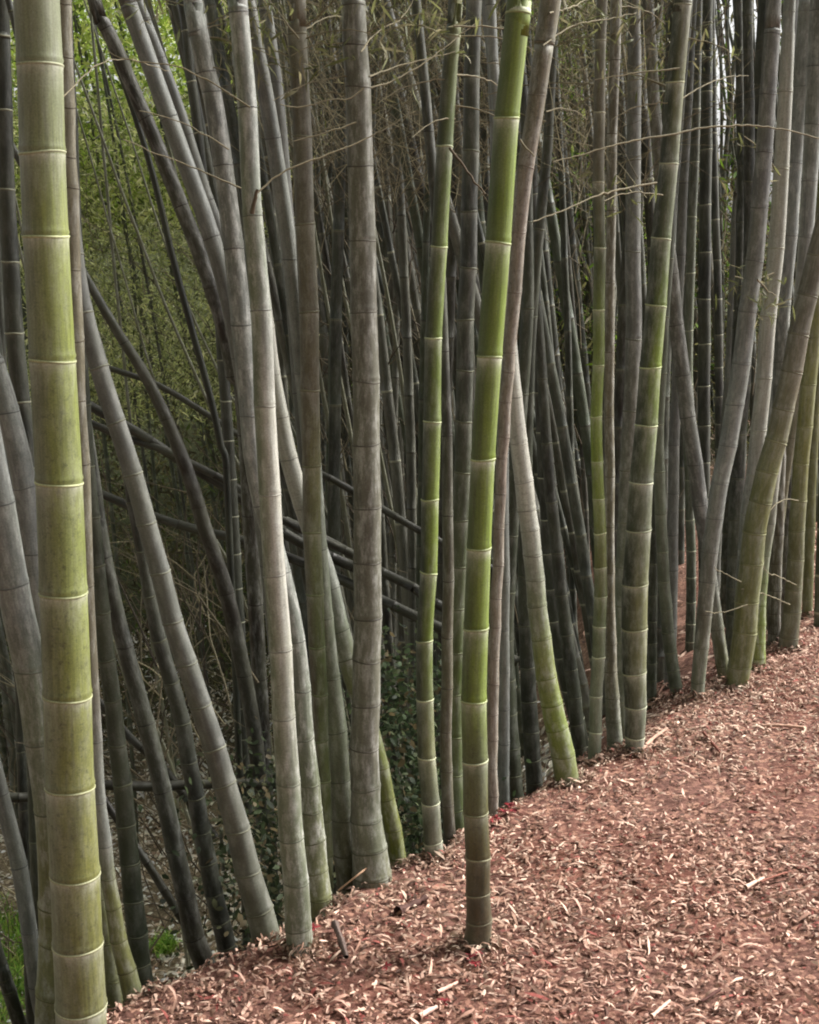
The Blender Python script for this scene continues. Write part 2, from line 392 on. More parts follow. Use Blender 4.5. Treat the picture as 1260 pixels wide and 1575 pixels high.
K('farleft', 'dark bamboo culm with thin white rings at the left edge behind the yellow-green one', [(78,1560),(72,1250),(64,1000),(56,880),(48,740),(33,620),(23,512),(15,390),(9,250),(3,60),(0,-40)], (26,26,27,28,28,28,28,27,26,26,26), 3.9,
  ['dark','dark','dark'], [1150,1060,970,890,810,720,618,512,402,287,170], 'pale', .1, .3, .15, group=G_IN)
K('lowleft', 'slanting grey bamboo culm low at the left edge', [(90,1640),(60,1540),(45,1430),(28,1330),(8,1245),(-14,1160),(-45,1050)], (22,24,25,25,24), 3.3, ['grey','grey','mauve'], None, 'dark', .4, .2, .1, group=G_IN)
K('thinleft1', 'thin dark bamboo culm in the left gap beside the slanting grey one', [(48,1570),(42,1400),(36,1250),(30,1050),(22,900)], (16,16,14), 4.4, ['dark','dark'], None, 'mid', .1, .3, .1, seg=14, group=G_IN, sp0=.09)
K('thinleft2', 'thin olive-dark bamboo culm just left of the yellow-green foot', [(64,1560),(58,1400),(50,1200),(40,1000),(26,850)], (18,16,14), 4.1, ['darkgreen','dark'], None, 'mid', .1, .3, .1, seg=14, group=G_IN, sp0=.09)
K('lowcorner', 'dark green bamboo culm slanting through the bottom left corner', [(55,1640),(25,1560),(0,1480),(-25,1400)], (22,22,20), 3.3, ['darkgreen','dark'], None, 'mid', .2, .3, .1, seg=14, group=G_IN)
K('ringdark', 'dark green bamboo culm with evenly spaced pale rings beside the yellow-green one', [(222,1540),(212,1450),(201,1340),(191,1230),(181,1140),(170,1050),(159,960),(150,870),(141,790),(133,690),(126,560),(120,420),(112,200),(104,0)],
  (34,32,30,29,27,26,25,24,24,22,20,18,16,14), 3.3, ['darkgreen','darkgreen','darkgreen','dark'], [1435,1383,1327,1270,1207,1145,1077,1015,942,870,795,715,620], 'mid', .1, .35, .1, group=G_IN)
K('browndiag', 'dark brown bamboo culm slanting down to the left end of the bank', [(322,1510),(300,1440),(277,1340),(252,1225),(231,1135),(207,1050),(184,965),(166,880),(150,790),(136,690)], (34,31,28,27,26,25,24,22), 3.6, ['darkbrown','dark','dark','dark'], None, 'dark', .2, .4, .05, group=G_IN)
K('ringdark2', 'dark ringed bamboo culm between the dark brown one and the long grey diagonal', [(356,1490),(332,1385),(312,1285),(296,1195),(281,1118),(264,1050),(245,985),(229,905),(212,820),(192,700),(168,590),(143,500),(128,440)], (30,28,27,26,25,24,23,20,18,15,13,12,11), 3.75,
  ['dark','dark','dark'], [1375,1328,1280,1228,1173,1113,1050,985,917,845,770], 'mid', .15, .35, .1, group=G_IN)
K('longdiag', 'long smooth grey bamboo culm leaning steeply up to the left', [(412,1452),(398,1400),(378,1325),(355,1240),(330,1150),(302,1062),(272,975),(244,875),(215,765),(184,662),(152,568),(132,490),(116,400),(106,270),(100,120),(96,0)],
  (46,42,38,36,34,32,31,30,29,29,28,24,20,20), 3.2, [(92,94,80),(92,92,88),(98,100,97),(104,105,102),(110,111,108),(116,117,114)], [1400,1340,1275,1205,1150,1085,1020,955,880,805,730,650,565,480], 'mid', .15, .2, .08)
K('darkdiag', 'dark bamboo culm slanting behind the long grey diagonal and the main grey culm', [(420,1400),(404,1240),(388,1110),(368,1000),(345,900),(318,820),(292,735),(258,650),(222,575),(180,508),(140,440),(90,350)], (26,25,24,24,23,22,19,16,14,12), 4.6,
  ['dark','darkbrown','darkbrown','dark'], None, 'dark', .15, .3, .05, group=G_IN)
K('ringpole', 'dark upright bamboo culm with many pale rings left of the main grey culm', [(384,1460),(380,1300),(375,1150),(369,1000),(362,860),(354,720),(346,600),(338,500),(328,400),(310,250),(292,100),(280,0)], (20,20,19,18,17,16,15,14), 4.9, ['dark','dark'],
  [1380,1330,1280,1230,1182,1135,1088,1040,1008,957,905,852,795,738,680,618,555,490,420], 'pale', .1, .3, .1, group=G_IN, seg=14)
K('ringpole2', 'second dark ringed pole close against the main grey culm', [(420,1440),(408,1250),(400,1050),(393,850),(383,700),(370,560),(352,430),(330,300),(300,150)], (18,17,16,15,14), 5.2, ['darkgreen','dark'], None, 'mid', .1, .3, .1, group=G_IN, seg=14, sp0=.12)
K('updark', 'dark brown bamboo culm leaning up to the left from behind the twin grey ones', [(378,680),(360,580),(345,505),(328,452),(308,392),(284,330),(258,265),(234,205),(204,135),(180,75),(150,15),(135,-30)], (24,24,25,24,23,22,21), 4.7, ['darkbrown','darkbrown','darkbrown'], None, 'dark', .35, .4, .05, group=G_IN)
K('thinblack', 'thin almost black bamboo culm curving across the bright green foliage', [(352,800),(342,700),(324,612),(300,525),(272,420),(243,300),(216,205),(190,125),(165,60),(140,0)], (11,11,11,10,9,8), 4.8, ['dark','dark'], None, 'dark', .0, .3, .0, group=G_IN, seg=14)
K('twin1', 'larger of the twin grey bamboo culms leaning up to the left', [(455,1300),(440,1100),(418,900),(398,740),(382,630),(368,545),(352,460),(336,398),(314,328),(285,250),(255,168),(225,82),(198,5),(180,-50)], (34,32,30,28,28,28,27,27,27,27,27), 3.9, ['mauve','mauve','mauve','grey','mauve'], None, 'dark', .25, .3, .05, sp0=.15)
K('twin2', 'slimmer of the twin leaning grey culms with one dark node near the top', [(470,1300),(450,1100),(420,900),(396,700),(378,560),(360,450),(340,365),(314,290),(292,222),(270,152),(244,82),(215,10),(195,-40)], (26,24,22,20,19,18,18), 4.2, ['mauve','mauve','grey'], [1200,1100,1000,880,760,640,520,420,310,208,90], 'dark', .2, .3, .05)
K('grey3', 'mottled grey bamboo culm just left of the main pale grey one', [(490,1392),(483,1310),(474,1200),(464,1090),(452,970),(424,850),(392,720),(381,600),(371,490),(358,380),(345,262),(330,170),(312,82),(296,0),(290,-40)], (44,38,33,31,30,30,31,32,31,30,30,30,29), 3.37,
  ['olive','greygreen','grey','grey','mauve','mauve','grey'], [1335,1290,1245,1205,1135,1060,985,880,775,640,500,382,255,142,112,-20], 'dark', .65, .35, .1)
K('main', 'pale grey bamboo culm with dark node lines and a branch stub, centre left', [(463,1470),(457,1390),(446,1260),(437,1110),(428,950),(418,805),(410,655),(403,505),(395,405),(387,300),(378,150),(366,0),(362,-50)], (42,40,37,35,34,33,33,32,30,30,30,30), 3.1,
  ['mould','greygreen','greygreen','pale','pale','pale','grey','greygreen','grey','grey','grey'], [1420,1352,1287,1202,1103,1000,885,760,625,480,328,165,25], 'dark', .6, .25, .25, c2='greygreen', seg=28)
K('blueback', 'bluish grey bamboo culm between the pale grey one and the brown-green one at the top', [(520,1330),(490,1000),(470,700),(452,480),(443,350),(434,230),(424,130),(410,20),(404,-30)], (26,24,22,21,20), 4.3, ['dark','mauve','mauve'], None, 'dark', .2, .3, .05, group=G_IN)
K('browngreen', 'brown bamboo culm turning green low down, left of the taupe one', [(503,1372),(499,1250),(493,1110),(488,1000),(484,900),(480,760),(478,605),(474,450),(468,300),(462,150),(456,0),(454,-40)], (22,22,24,26,27,29,30,30,29,28,28), 3.5,
  ['olive','deepgreen','deepgreen','deepgreen','olive','brown','brown','taupe','tan','tan'], [1260,1200,1140,1070,995,912,815,715,600,480,345,210,60], 'mid', .2, .45, .2, c2='brown')
K('olivemid', 'grey-green bamboo foot standing between the brown-green and the taupe culms', [(538,1362),(530,1290),(524,1210),(517,1120),(508,1040),(497,940),(486,800),(470,600),(440,350),(410,150),(380,0)], (42,34,31,29,27,25,23), 3.56, ['mould','greygreen','greygreen','grey','mauve'], None, 'dark', .3, .3, .1)
K('whitediag', 'whitish diagonal bamboo culm crossing behind the taupe one to a yellow-green foot', [(613,1328),(603,1268),(591,1208),(577,1150),(560,1088),(541,1035),(524,975),(502,885),(480,820),(458,755),(440,685),(425,605),(410,500),(395,350),(380,150),(370,0)], (28,27,26,28,31,32,31,29,27,25,22,19,18), 3.66,
  [(112,118,44),(118,124,44),(112,122,48),'olive','greygreen','grey','pale','pale','pale','grey','grey'], [1275,1228,1180,1060,1010,968,905,840,780,705,640], 'dark', .35, .2, .1)
K('taupe', 'broad taupe bamboo culm mottled white along its right side, standing in the middle', [(574,1364),(568,1300),(563,1240),(561,1150),(564,1050),(566,920),(565,770),(563,610),(560,480),(556,310),(550,130),(543,0),(541,-40)], (64,53,46,44,43,43,42,41,41,40,39,37,35), 3.5,
  ['mould','greygreen','taupe','taupe','taupe','taupe','taupe','taupe','taupe'], [1305,1258,1208,1150,1080,1012,948,862,780,685,588,480,368,257,135,78,12], 'dark', .45, .3, .1, c2='taupe', seg=28)
# middle
K('midgreen', 'slender green bamboo culm with pale rings and grey foot between taupe and bright green ones', [(670,1330),(662,1240),(656,1150),(653,1060),(655,960),(660,860),(663,750),(664,640),(668,520),(675,370),(684,230),(692,100),(701,0),(704,-40)], (29,28,27,26,25,26,27,27,26,25,25,23,22,21), 3.62,
  ['tan','greygreen','olive','deepgreen','green','green','green','deepgreen','green','deepgreen','deepgreen','olive','olive'], [1290,1235,1165,1075,985,880,768,648,520,380,225,60], 'pale', .15, .3, .5, c2='darkgreen')
K('midstub', 'brown bamboo foot just right of the slender green one', [(694,1338),(690,1250),(686,1150),(688,1000),(690,850),(686,650),(676,400),(655,150),(640,0)], (19,18,17,16,15), 3.75, ['darkbrown','brown','dark','dark'], None, 'dark', .2, .4, .05)
K('midbroad', 'dark grey-green bamboo culm with faint rings immediately left of the bright green one', [(704,1290),(699,1180),(698,1080),(702,940),(708,800),(713,650),(717,490),(721,400),(723,300),(726,150),(729,0),(730,-40)], (30,29,28,27,26,26,26,25,24,23), 3.98,
  ['deepgreen','deepgreen','darkgreen','dark','dark','dark'], [1240,1190,1130,1065,1000,935,870,800,725,648,573,492,412,322,228,120], 'mid', .15, .3, .25)
K('topgrey', 'grey bamboo culm showing only near the top left of the bright green one', [(775,900),(772,600),(768,400),(764,250),(758,100),(748,-10)], (18,18,18,18), 4.3, ['grey','grey'], None, 'dark', .3, .3, .1)
K('bright', 'vivid green bamboo culm with white rings standing alone on the litter', [(733,1466),(736,1425),(736,1380),(734,1318),(732,1250),(730,1170),(729,1075),(732,965),(737,842),(743,705),(754,548),(766,373),(781,180),(799,0),(803,-40)],
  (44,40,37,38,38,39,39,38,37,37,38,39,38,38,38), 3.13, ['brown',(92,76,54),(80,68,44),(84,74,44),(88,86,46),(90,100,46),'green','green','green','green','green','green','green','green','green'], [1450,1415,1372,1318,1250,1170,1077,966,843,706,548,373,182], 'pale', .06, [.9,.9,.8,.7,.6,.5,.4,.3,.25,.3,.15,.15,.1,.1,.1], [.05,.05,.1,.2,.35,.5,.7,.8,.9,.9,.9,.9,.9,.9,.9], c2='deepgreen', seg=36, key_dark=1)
K('pink', 'pinkish bleached bamboo culm with close dark nodes behind the vivid green one', [(758,1252),(757,1150),(760,1000),(766,860),(770,750),(776,650),(783,550),(791,450),(798,360),(808,260),(822,180),(838,60),(852,-30)], (17,18,18,17,17,18,19,21,23,26,27,30,32), 3.95,
  ['pink','pink','pink','pink','pink','pink','tan','tan'], [1215,1175,1135,1095,1050,1012,965,922,870,815,760,705,672,618,572,542,450,358,257,145], 'dark', .4, .6, .05)
K('whitefoot', 'leaning whitish bamboo culm ending in a green foot on the bank', [(873,1200),(862,1140),(850,1090),(839,1030),(829,950),(820,860),(808,760),(798,680),(789,600),(782,500),(776,400),(770,250),(760,100)], (38,35,33,30,29,29,27,24,21,18,16), 4.2,
  ['olive','green','lime','greygreen','pale','pale','pale','pale','grey'], [1160,1120,1082,1040,980,930,890,853,815,785,742,682,610,545], 'dark', .4, .35, .2)
K('darkring3', 'dark bamboo culm with pale rings leaning behind the whitish culm with the green foot', [(890,1120),(868,1030),(852,940),(845,860),(838,760),(833,665),(829,560),(824,440),(820,300),(815,150),(806,0)], (24,22,19,17,16,16,15), 5.2, ['darkgreen','dark','dark'], [1060,1010,955,905,850,798,735,665,602,533,460,380], 'pale', .1, .3, .2, group=G_IN, seg=16)
K('foota', 'dark green bamboo foot right of the pinkish culm', [(790,1215),(782,1100),(778,960),(790,760),(806,560),(812,400),(808,200),(795,0)], (30,26,22,18,15), 4.6, ['darkgreen','darkgreen','dark'], None, 'mid', .15, .3, .1, group=G_IN)
K('footb', 'dark bamboo foot left of the whitish culm with the green foot', [(822,1200),(815,1100),(810,980),(806,820),(812,620),(818,480),(840,250),(850,100)], (26,24,20,17,14), 4.75, ['dark','darkgreen','dark'], None, 'mid', .15, .3, .1, group=G_IN)
K('footc', 'dark bamboo culm between the whitish leaning one and the thin green-banded one', [(893,1175),(884,1080),(872,980),(858,860),(842,700),(830,520),(800,250),(780,50)], (22,21,18,15,13), 5.0, ['darkgreen','dark','dark'], None, 'mid', .15, .3, .1, group=G_IN, seg=14)
# right
K('thingreen', 'thin bamboo culm, brown above and green below, with white rings right of centre', [(914,1172),(918,1060),(923,950),(924,870),(922,790),(918,710),(918,620),(921,520),(922,400),(921,250),(923,100),(927,-20)], (20,20,20,19,18,18,18,18,17,17), 4.4,
  ['greygreen','greygreen','deepgreen','olive','green','green','green','deepgreen','brown','brown','brown'], [1120,1070,1012,965,920,873,820,767,710,640,560,474,380,280,175], 'pale', .15, .3, .4)
K('thintan', 'thin speckled tan bamboo culm pressed against the green-banded one', [(945,1132),(940,1050),(937,950),(937,850),(938,720),(937,600),(938,450),(940,300),(944,120),(948,-20)], (24,21,18,15,15,15,15,16,18), 4.55, ['greygreen','tan','tan','tan','tan','brown','tan'], None, 'dark', .55, .5, .1, sp0=.1)
K('greyback', 'grey bamboo culm behind and left of the large grey-green one', [(958,1120),(957,1000),(960,880),(964,760),(969,650),(975,500),(973,400),(975,240),(976,80),(976,-20)], (30,28,26,25,25,25,23,21,19), 4.75, ['greygreen','greygreen','taupe','mauve','mauve','taupe'], None, 'mid', .35, .3, .15, sp0=.13)
K('rightmain', 'large grey-green bamboo culm with white rings and a bright green stretch, right of centre', [(976,1162),(978,1100),(976,1000),(976,930),(981,840),(987,742),(994,654),(1001,565),(1009,470),(1018,367),(1028,252),(1039,127),(1050,0),(1054,-40)], (28,32,38,40,38,36,34,33,32,30,29,28,27,27), 4.45,
  ['tan','greygreen','olive','olive','greygreen','greygreen','green','green','deepgreen','greygreen','olive','taupe','taupe'], [1085,1035,968,897,815,742,654,565,470,367,252,127,10], 'pale', .25, .3, .55, c2='darkgreen', seg=26)
K('slim1', 'slim dark green bamboo culm just right of the large grey-green one', [(1002,1080),(1003,960),(1006,820),(1012,680),(1020,540),(1030,400),(1040,250),(1052,100),(1060,0)], (16,15,14,13,12), 5.3, ['darkgreen','dark'], None, 'mid', .15, .3, .15, group=G_IN, seg=14, sp0=.09)
K('slim2', 'slim dark green bamboo culm curving at its foot left of the brown litter strip', [(1042,1075),(1030,990),(1022,900),(1016,780),(1014,660),(1022,500),(1030,380),(1038,200)], (20,19,17,14,13), 5.2, ['darkgreen','greygreen','dark'], None, 'mid', .15, .3, .15, group=G_IN, seg=14, sp0=.09)
K('slim3', 'slim brownish bamboo culm left of the strip of brown litter', [(1030,1060),(1033,940),(1035,820),(1037,700),(1040,600),(1042,500),(1048,350),(1058,150),(1066,0)], (18,17,16,15,13), 5.6, ['mauve','mauve','dark'], None, 'dark', .2, .3, .1, group=G_IN, seg=14)
K('crossback', 'grey-brown bamboo culm slanting behind to form the left arm of the crossed pair', [(1118,1062),(1108,1000),(1098,930),(1086,840),(1075,760),(1061,660),(1046,545),(1034,440),(1022,330),(1008,180),(1000,50)], (20,21,22,24,24,24,22,19,17), 5.25, ['olive','mauve','mauve','taupe','taupe'], [1020,965,900,840,775,712,640,577,500,420], 'dark', .5, .3, .05)
K('crossfront', 'grey-brown bamboo culm leaning right in front, forming the crossed pair', [(1073,1086),(1077,1010),(1084,940),(1092,850),(1104,765),(1120,680),(1136,590),(1148,500),(1158,420),(1168,330),(1178,200),(1188,50),(1192,-20)], (20,23,25,26,28,28,27,26,25,23), 5.0,
  ['greygreen','taupe','grey','grey','mauve','mauve','mauve'], [1045,995,943,893,848,797,743,685,622,560,480,400], 'dark', .35, .35, .05)
K('rightback1', 'dark green-grey bamboo culm behind the crossed pair', [(1126,1050),(1128,950),(1131,820),(1135,700),(1144,600),(1150,480),(1153,350),(1152,200),(1150,0)], (24,22,20,18,15), 5.7, ['darkgreen','dark','dark'], None, 'mid', .2, .3, .1, group=G_IN, seg=14)
K('lightpole', 'light grey bamboo culm with a pale right edge behind the tan leaning one', [(1140,1020),(1142,920),(1150,810),(1162,710),(1172,610),(1181,500),(1192,400),(1200,290),(1206,180),(1212,60),(1216,-20)], (22,23,24,24,25,24,21,18), 5.45, ['greygreen','grey','pale','pale','pale','grey'], None, 'mid', .5, .3, .2)
K('tanlean', 'thick tan bamboo culm leaning out of the right edge', [(1133,1056),(1143,990),(1152,900),(1162,810),(1178,735),(1198,660),(1218,570),(1238,470),(1258,390),(1290,250),(1320,120)], (34,37,36,34,33,32,31,30,29), 5.15,
  ['olive','olive','olive','olive','tan','taupe','tan','tan'], [1020,970,925,867,820,773,725,678,628,572,515,455], 'mid', .25, .3, .2)
K('whitepole', 'narrow white bamboo culm with a mossy yellow-green foot beside the tan leaning one', [(1163,1030),(1165,985),(1168,930),(1174,870),(1184,800),(1193,720),(1203,640),(1218,550),(1232,450),(1242,330),(1250,200),(1258,60),(1262,-20)], (28,24,18,17,17,18,20,24,28,28), 5.4,
  ['lime','green','greygreen','pale','pale','grey','grey','mauve'], None, 'dark', .5, .35, .1, sp0=.09)
K('rightlight', 'light grey bamboo culm topping out near the upper right corner', [(1190,1012),(1192,900),(1196,780),(1199,650),(1203,500),(1212,380),(1221,260),(1232,140),(1243,0),(1247,-40)], (20,20,22,24,26,27,27), 5.75, ['darkbrown','brown','mauve','grey','grey','pale'], None, 'dark', .5, .35, .1)
K('yellowright', 'yellow-green bamboo culm near the right edge with a brown foot', [(1212,1003),(1219,930),(1224,850),(1229,760),(1236,670),(1247,560),(1258,440),(1268,300),(1275,150),(1280,0)], (30,25,24,24,23,22,22), 5.65, ['brown',(98,96,58),(126,126,66),(128,128,68),(122,122,70),'olive'], [975,940,905,860,815,770,712,655,590,520], 'mid', .2, .35, .2)
K('edgegreen', 'thin olive bamboo culm touching the right edge', [(1240,985),(1243,900),(1246,800),(1250,700),(1256,600),(1266,480),(1280,300)], (16,16,15,14), 6.2, ['olive',(118,118,66),'olive'], None, 'mid', .2, .3, .15, seg=14)
K('rightdark1', 'dark bamboo culm with white rings between the large grey-green one and the crossed pair', [(1088,1010),(1084,880),(1083,720),(1083,600),(1084,450),(1085,300),(1087,150),(1088,0)], (20,19,19,18,17), 6.6, ['dark','dark'], [920,875,820,768,712,655,593,527,460,388,315,230,140,60], 'pale', .1, .3, .2, group=G_IN, seg=14)
K('rightdark2', 'thinner dark ringed bamboo culm beside the white-ringed one at the right', [(1112,1000),(1109,850),(1107,700),(1106,550),(1103,400),(1098,250),(1096,100),(1094,0)], (14,13,12,11), 7.2, ['dark','dark'], [900,860,815,770,730,690,652,610,565,515,460,400], 'pale', .1, .3, .2, group=G_IN, seg=14)
K('rightdark3', 'dark bamboo culm crossing in front of the sky gaps at the upper right', [(1130,980),(1135,800),(1142,600),(1150,450),(1157,360),(1163,250),(1170,120),(1176,0)], (18,18,18,19,19), 6.4, ['dark','dark'], None, 'mid', .1, .3, .1, group=G_IN, seg=14)
K('rightdark4', 'slim dark bamboo culm left of the sky gaps with its top out of frame', [(1095,960),(1120,700),(1140,430),(1148,250),(1150,100),(1151,-20)], (14,14,15,15), 6.9, ['dark','taupe'], None, 'mid', .1, .3, .1, group=G_IN, seg=14)

for k, (lab, pts, ws, D, cl, rg_) in enumerate([
    ('slim grey bamboo culm squeezed between the light grey and the narrow white ones', [(1150,1030),(1156,900),(1170,760),(1182,640),(1190,520),(1197,400),(1212,200),(1222,0)], (18,16,15), 5.9, ['greygreen','grey','grey'], 'mid'),
    ('slim dark bamboo culm left of the yellow-green one at the right edge', [(1200,1005),(1205,880),(1212,740),(1224,600),(1234,470),(1246,300),(1256,100)], (16,15,14), 6.1, ['darkbrown','dark','mauve'], 'mid'),
    ('slim grey-green bamboo culm behind the left arm of the crossed pair', [(1060,1060),(1063,900),(1060,740),(1058,600),(1062,420),(1070,200),(1074,0)], (15,14,13), 6.2, ['darkgreen','greygreen','dark'], 'pale'),
    ('slim greyish bamboo culm close right of the white-ringed dark one', [(1098,1010),(1102,860),(1112,700),(1122,560),(1128,420),(1134,300),(1146,240)], (14,13,12), 6.8, ['dark','mauve','mauve'], 'mid'),
    ('slim tan bamboo culm leaning out just above the thick tan one', [(1180,1015),(1192,860),(1210,720),(1232,580),(1252,480),(1280,360)], (15,15,14), 6.0, ['olive','tan','tan'], 'dark'),
    ('thin dark bamboo culm filling the gap behind the thick tan one', [(1118,1030),(1116,900),(1120,760),(1126,640),(1134,500),(1140,300),(1138,100)], (15,14,13), 6.5, ['darkgreen','dark','dark'], 'mid')]):
    K('cluster%d' % k, lab, pts, ws, D, cl, None, rg_, .25, .3, .1, seg=14, group=G_IN, sp0=.1)
# leaning and fallen poles
def fall(label, pts, w, D, D2, col):
    col = (34, 29, 24) if col == 'dark' else (38, 31, 25)
    pts = [(a+random.uniform(-4, 4), b+random.uniform(-4, 4)) for a, b in pts]
    K(label, label, pts, w, D, [col, col], None, 'dark', .1, .4, .0, seg=12, leanD=D2-D, group='fallen bamboo poles lying across the gully', fallen=True)
fall('horizontal fallen bamboo pole low in the gully behind the yellow-green culm', [(-30,1228),(60,1222),(150,1212),(230,1206),(330,1203),(450,1203)], (15,16,15), 4.3, 4.5, 'darkbrown')
fall('slanting dead bamboo pole below the horizontal fallen one', [(300,1445),(270,1390),(215,1310),(165,1235),(120,1170),(60,1080)], (15,12,11), 4.2, 4.3, 'darkbrown')
fall('dark fallen pole running down from the yellow-green culm above the horizontal one', [(330,1290),(285,1225),(240,1175),(195,1125),(140,1068),(60,1010)], (14,13,12), 4.5, 4.5, 'darkbrown')
fall('uppermost of the dark fallen poles behind the long grey diagonal', [(790,890),(640,812),(520,742),(385,682),(320,640),(240,595),(165,562),(100,540)], (12,10,9), 5.6, 5.6, 'dark')
fall('thick dark fallen pole crossing behind the two dark diagonals', [(575,885),(450,830),(385,775),(340,745),(285,712),(215,668),(150,628),(60,580)], (17,16,15), 5.4, 5.4, 'dark')
fall('dark fallen pole with a crook just under the thick one', [(570,862),(500,830),(420,790),(365,752),(300,716),(240,690),(190,672),(130,650),(60,640)], (13,12,12), 5.2, 5.5, 'darkbrown')
fall('lowest dark fallen pole passing behind the pale grey and taupe culms', [(800,1020),(660,955),(590,925),(500,880),(385,836),(300,812),(225,788),(145,757),(60,740)], (17,15,13), 5.3, 5.6, 'dark')
fall('short dark fallen pole right of the taupe culm', [(780,985),(660,920),(635,905),(590,878),(520,845),(440,800)], (16,15,14), 5.1, 5.3, 'dark')

# ------------------------------------------------------------------ crowd of thin culms deeper in the grove
REG = [(-100, 130, 'thin dark bamboo culm deep in the gully left of the yellow-green culm'),
       (130, 430, 'thin dark bamboo culm far back in front of the green foliage'),
       (430, 560, 'thin dark bamboo culm far back between the pale grey and taupe culms'),
       (560, 740, 'thin dark bamboo culm far back between the taupe and vivid green culms'),
       (740, 905, 'thin dark bamboo culm far back between the pinkish and green-banded culms'),
       (905, 1060, 'thin dark bamboo culm far back around the large grey-green culm'),
       (1060, 1400, 'thin dark bamboo culm far back near the crossed pair and right edge')]
def density(x):
    return np.interp(x, [-100, 0, 130, 180, 380, 440, 560, 900, 1000, 1300], [.5, .5, .25, .12, .3, 1., 1., 1., .6, .6])
made = 0; r_ = random.Random(11)
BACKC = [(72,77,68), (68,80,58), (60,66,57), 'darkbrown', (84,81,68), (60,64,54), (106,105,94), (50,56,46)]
while made < 235:
    x = r_.uniform(-80, 1330)
    if r_.random() > density(x): continue
    D = r_.uniform(5.8, 12) if x > 400 else r_.uniform(6.5, 14)
    if 1065 < x < 1225 and (D < 9 or r_.random() < .75): continue
    if x < 430: lean = r_.uniform(-.28, -.05)
    elif x < 760: lean = r_.uniform(-.24, .02)
    elif x < 920: lean = r_.uniform(-.26, -.02)
    else: lean = r_.uniform(-.08, .07)
    cv = r_.uniform(.4, 1.5)
    dia = r_.uniform(.028, .062); wpx = max(4.5, dia/pxm(700, D))
    if 120 < x < 410: D = max(D, 8.5); wpx = r_.uniform(4.5, 7)
    lean_s = lean*r_.uniform(.8, 1.2)
    pts = []
    for y in (1150, 900, 650, 400, 150, -60):
        u = (y-700)/900.0
        pts.append((x-lean_s*(y-700)+cv*30*u*u*np.sign(-lean_s)*-1, y))
    yb = 1150
    lab = next(l for a, b, l in REG if a <= x < b)
    bc = r_.choice(BACKC)
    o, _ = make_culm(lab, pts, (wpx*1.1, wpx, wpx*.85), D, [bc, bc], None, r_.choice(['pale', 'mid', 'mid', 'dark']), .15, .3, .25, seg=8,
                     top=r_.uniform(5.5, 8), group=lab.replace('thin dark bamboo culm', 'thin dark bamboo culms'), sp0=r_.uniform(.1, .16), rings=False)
    made += 1

Vs, Qs, Ts, FXs, UVs = [], [], [], [], []; o_ = 0
for i in range(520):
    x = r_.uniform(400, 1300); D = r_.uniform(11.5, 19)
    if 1060 < x < 1230 and r_.random() < .8: continue
    ln = r_.uniform(-.2, .0) if x < 920 else r_.uniform(-.07, .06)
    A, B = at(x-ln*500, 1150, D), at(x+ln*760, -60, D); g0 = float(ground(A[0], A[1])); A[2] = max(A[2], g0-.1)
    t = np.linspace(0, 1, 60)[:, None]; Cc = A*(1-t)+B*t; Cc[:, 0] += .15*np.sin(t[:, 0]*3+i)
    rr = r_.uniform(.012, .028); v, f, a, _ = tube(Cc, rr, 6)
    tc = lin(PAL['dark'] if r_.random() < .2 else r_.choice([(70,74,66), (86,88,78), (60,64,52), (78,72,60)]))
    nd = np.repeat((np.arange(60) % 5 == 0)*1.0, 7)[:, None]
    Vs.append(v); Qs.append(f+o_); o_ += len(v); Ts.append(tc*(1-nd*.6)+lin((150,152,130))*nd*.6); FXs.append(np.tile([[0, .15, .3]], (len(v), 1))); UVs.append(np.stack([a*rr+i, np.repeat(t[:, 0]*5+i, 7)], 1))
o = obj('distant_culms', quads_mesh('distant_culms', np.vstack(Vs), np.vstack(Qs), M_CULM, {'tint': np.vstack(Ts), 'fx': np.vstack(FXs)}, np.vstack(UVs)))
tag(o, 'mass of thin bamboo culms at the very back of the grove', 'bamboo', kind='stuff')
for (x0, y0, x1, y1, w) in ((560,980,352,430,5),(470,900,300,380,5),(420,760,270,420,4),(500,960,255,470,5),(390,980,230,560,4),(280,1330,236,1000,6),(330,1400,180,960,6),(262,1300,150,900,5),(600,1000,480,330,6),(640,1020,520,400,6),(650,900,560,250,6),(560,1050,480,500,7)):
    xm = (x0+x1)/2+r_.uniform(-12, 12)
    lab = 'pale thin bamboo stem slanting left against the foliage and brush' if x1 < 400 else 'thin grey bamboo stem slanting left beside the taupe culm'
    make_culm(lab, [(x0, y0), (xm, (y0+y1)/2), (x1, y1), (x1-(x0-x1)*.6, y1-(y0-y1)*.8)], (w+1, w, w-1), r_.uniform(6, 7.5), [(140,138,110), (120,122,96)], None, 'mid', .3, .2, .1, seg=8, top=5, group=lab.replace('stem', 'stems'), sp0=.13, rings=False)
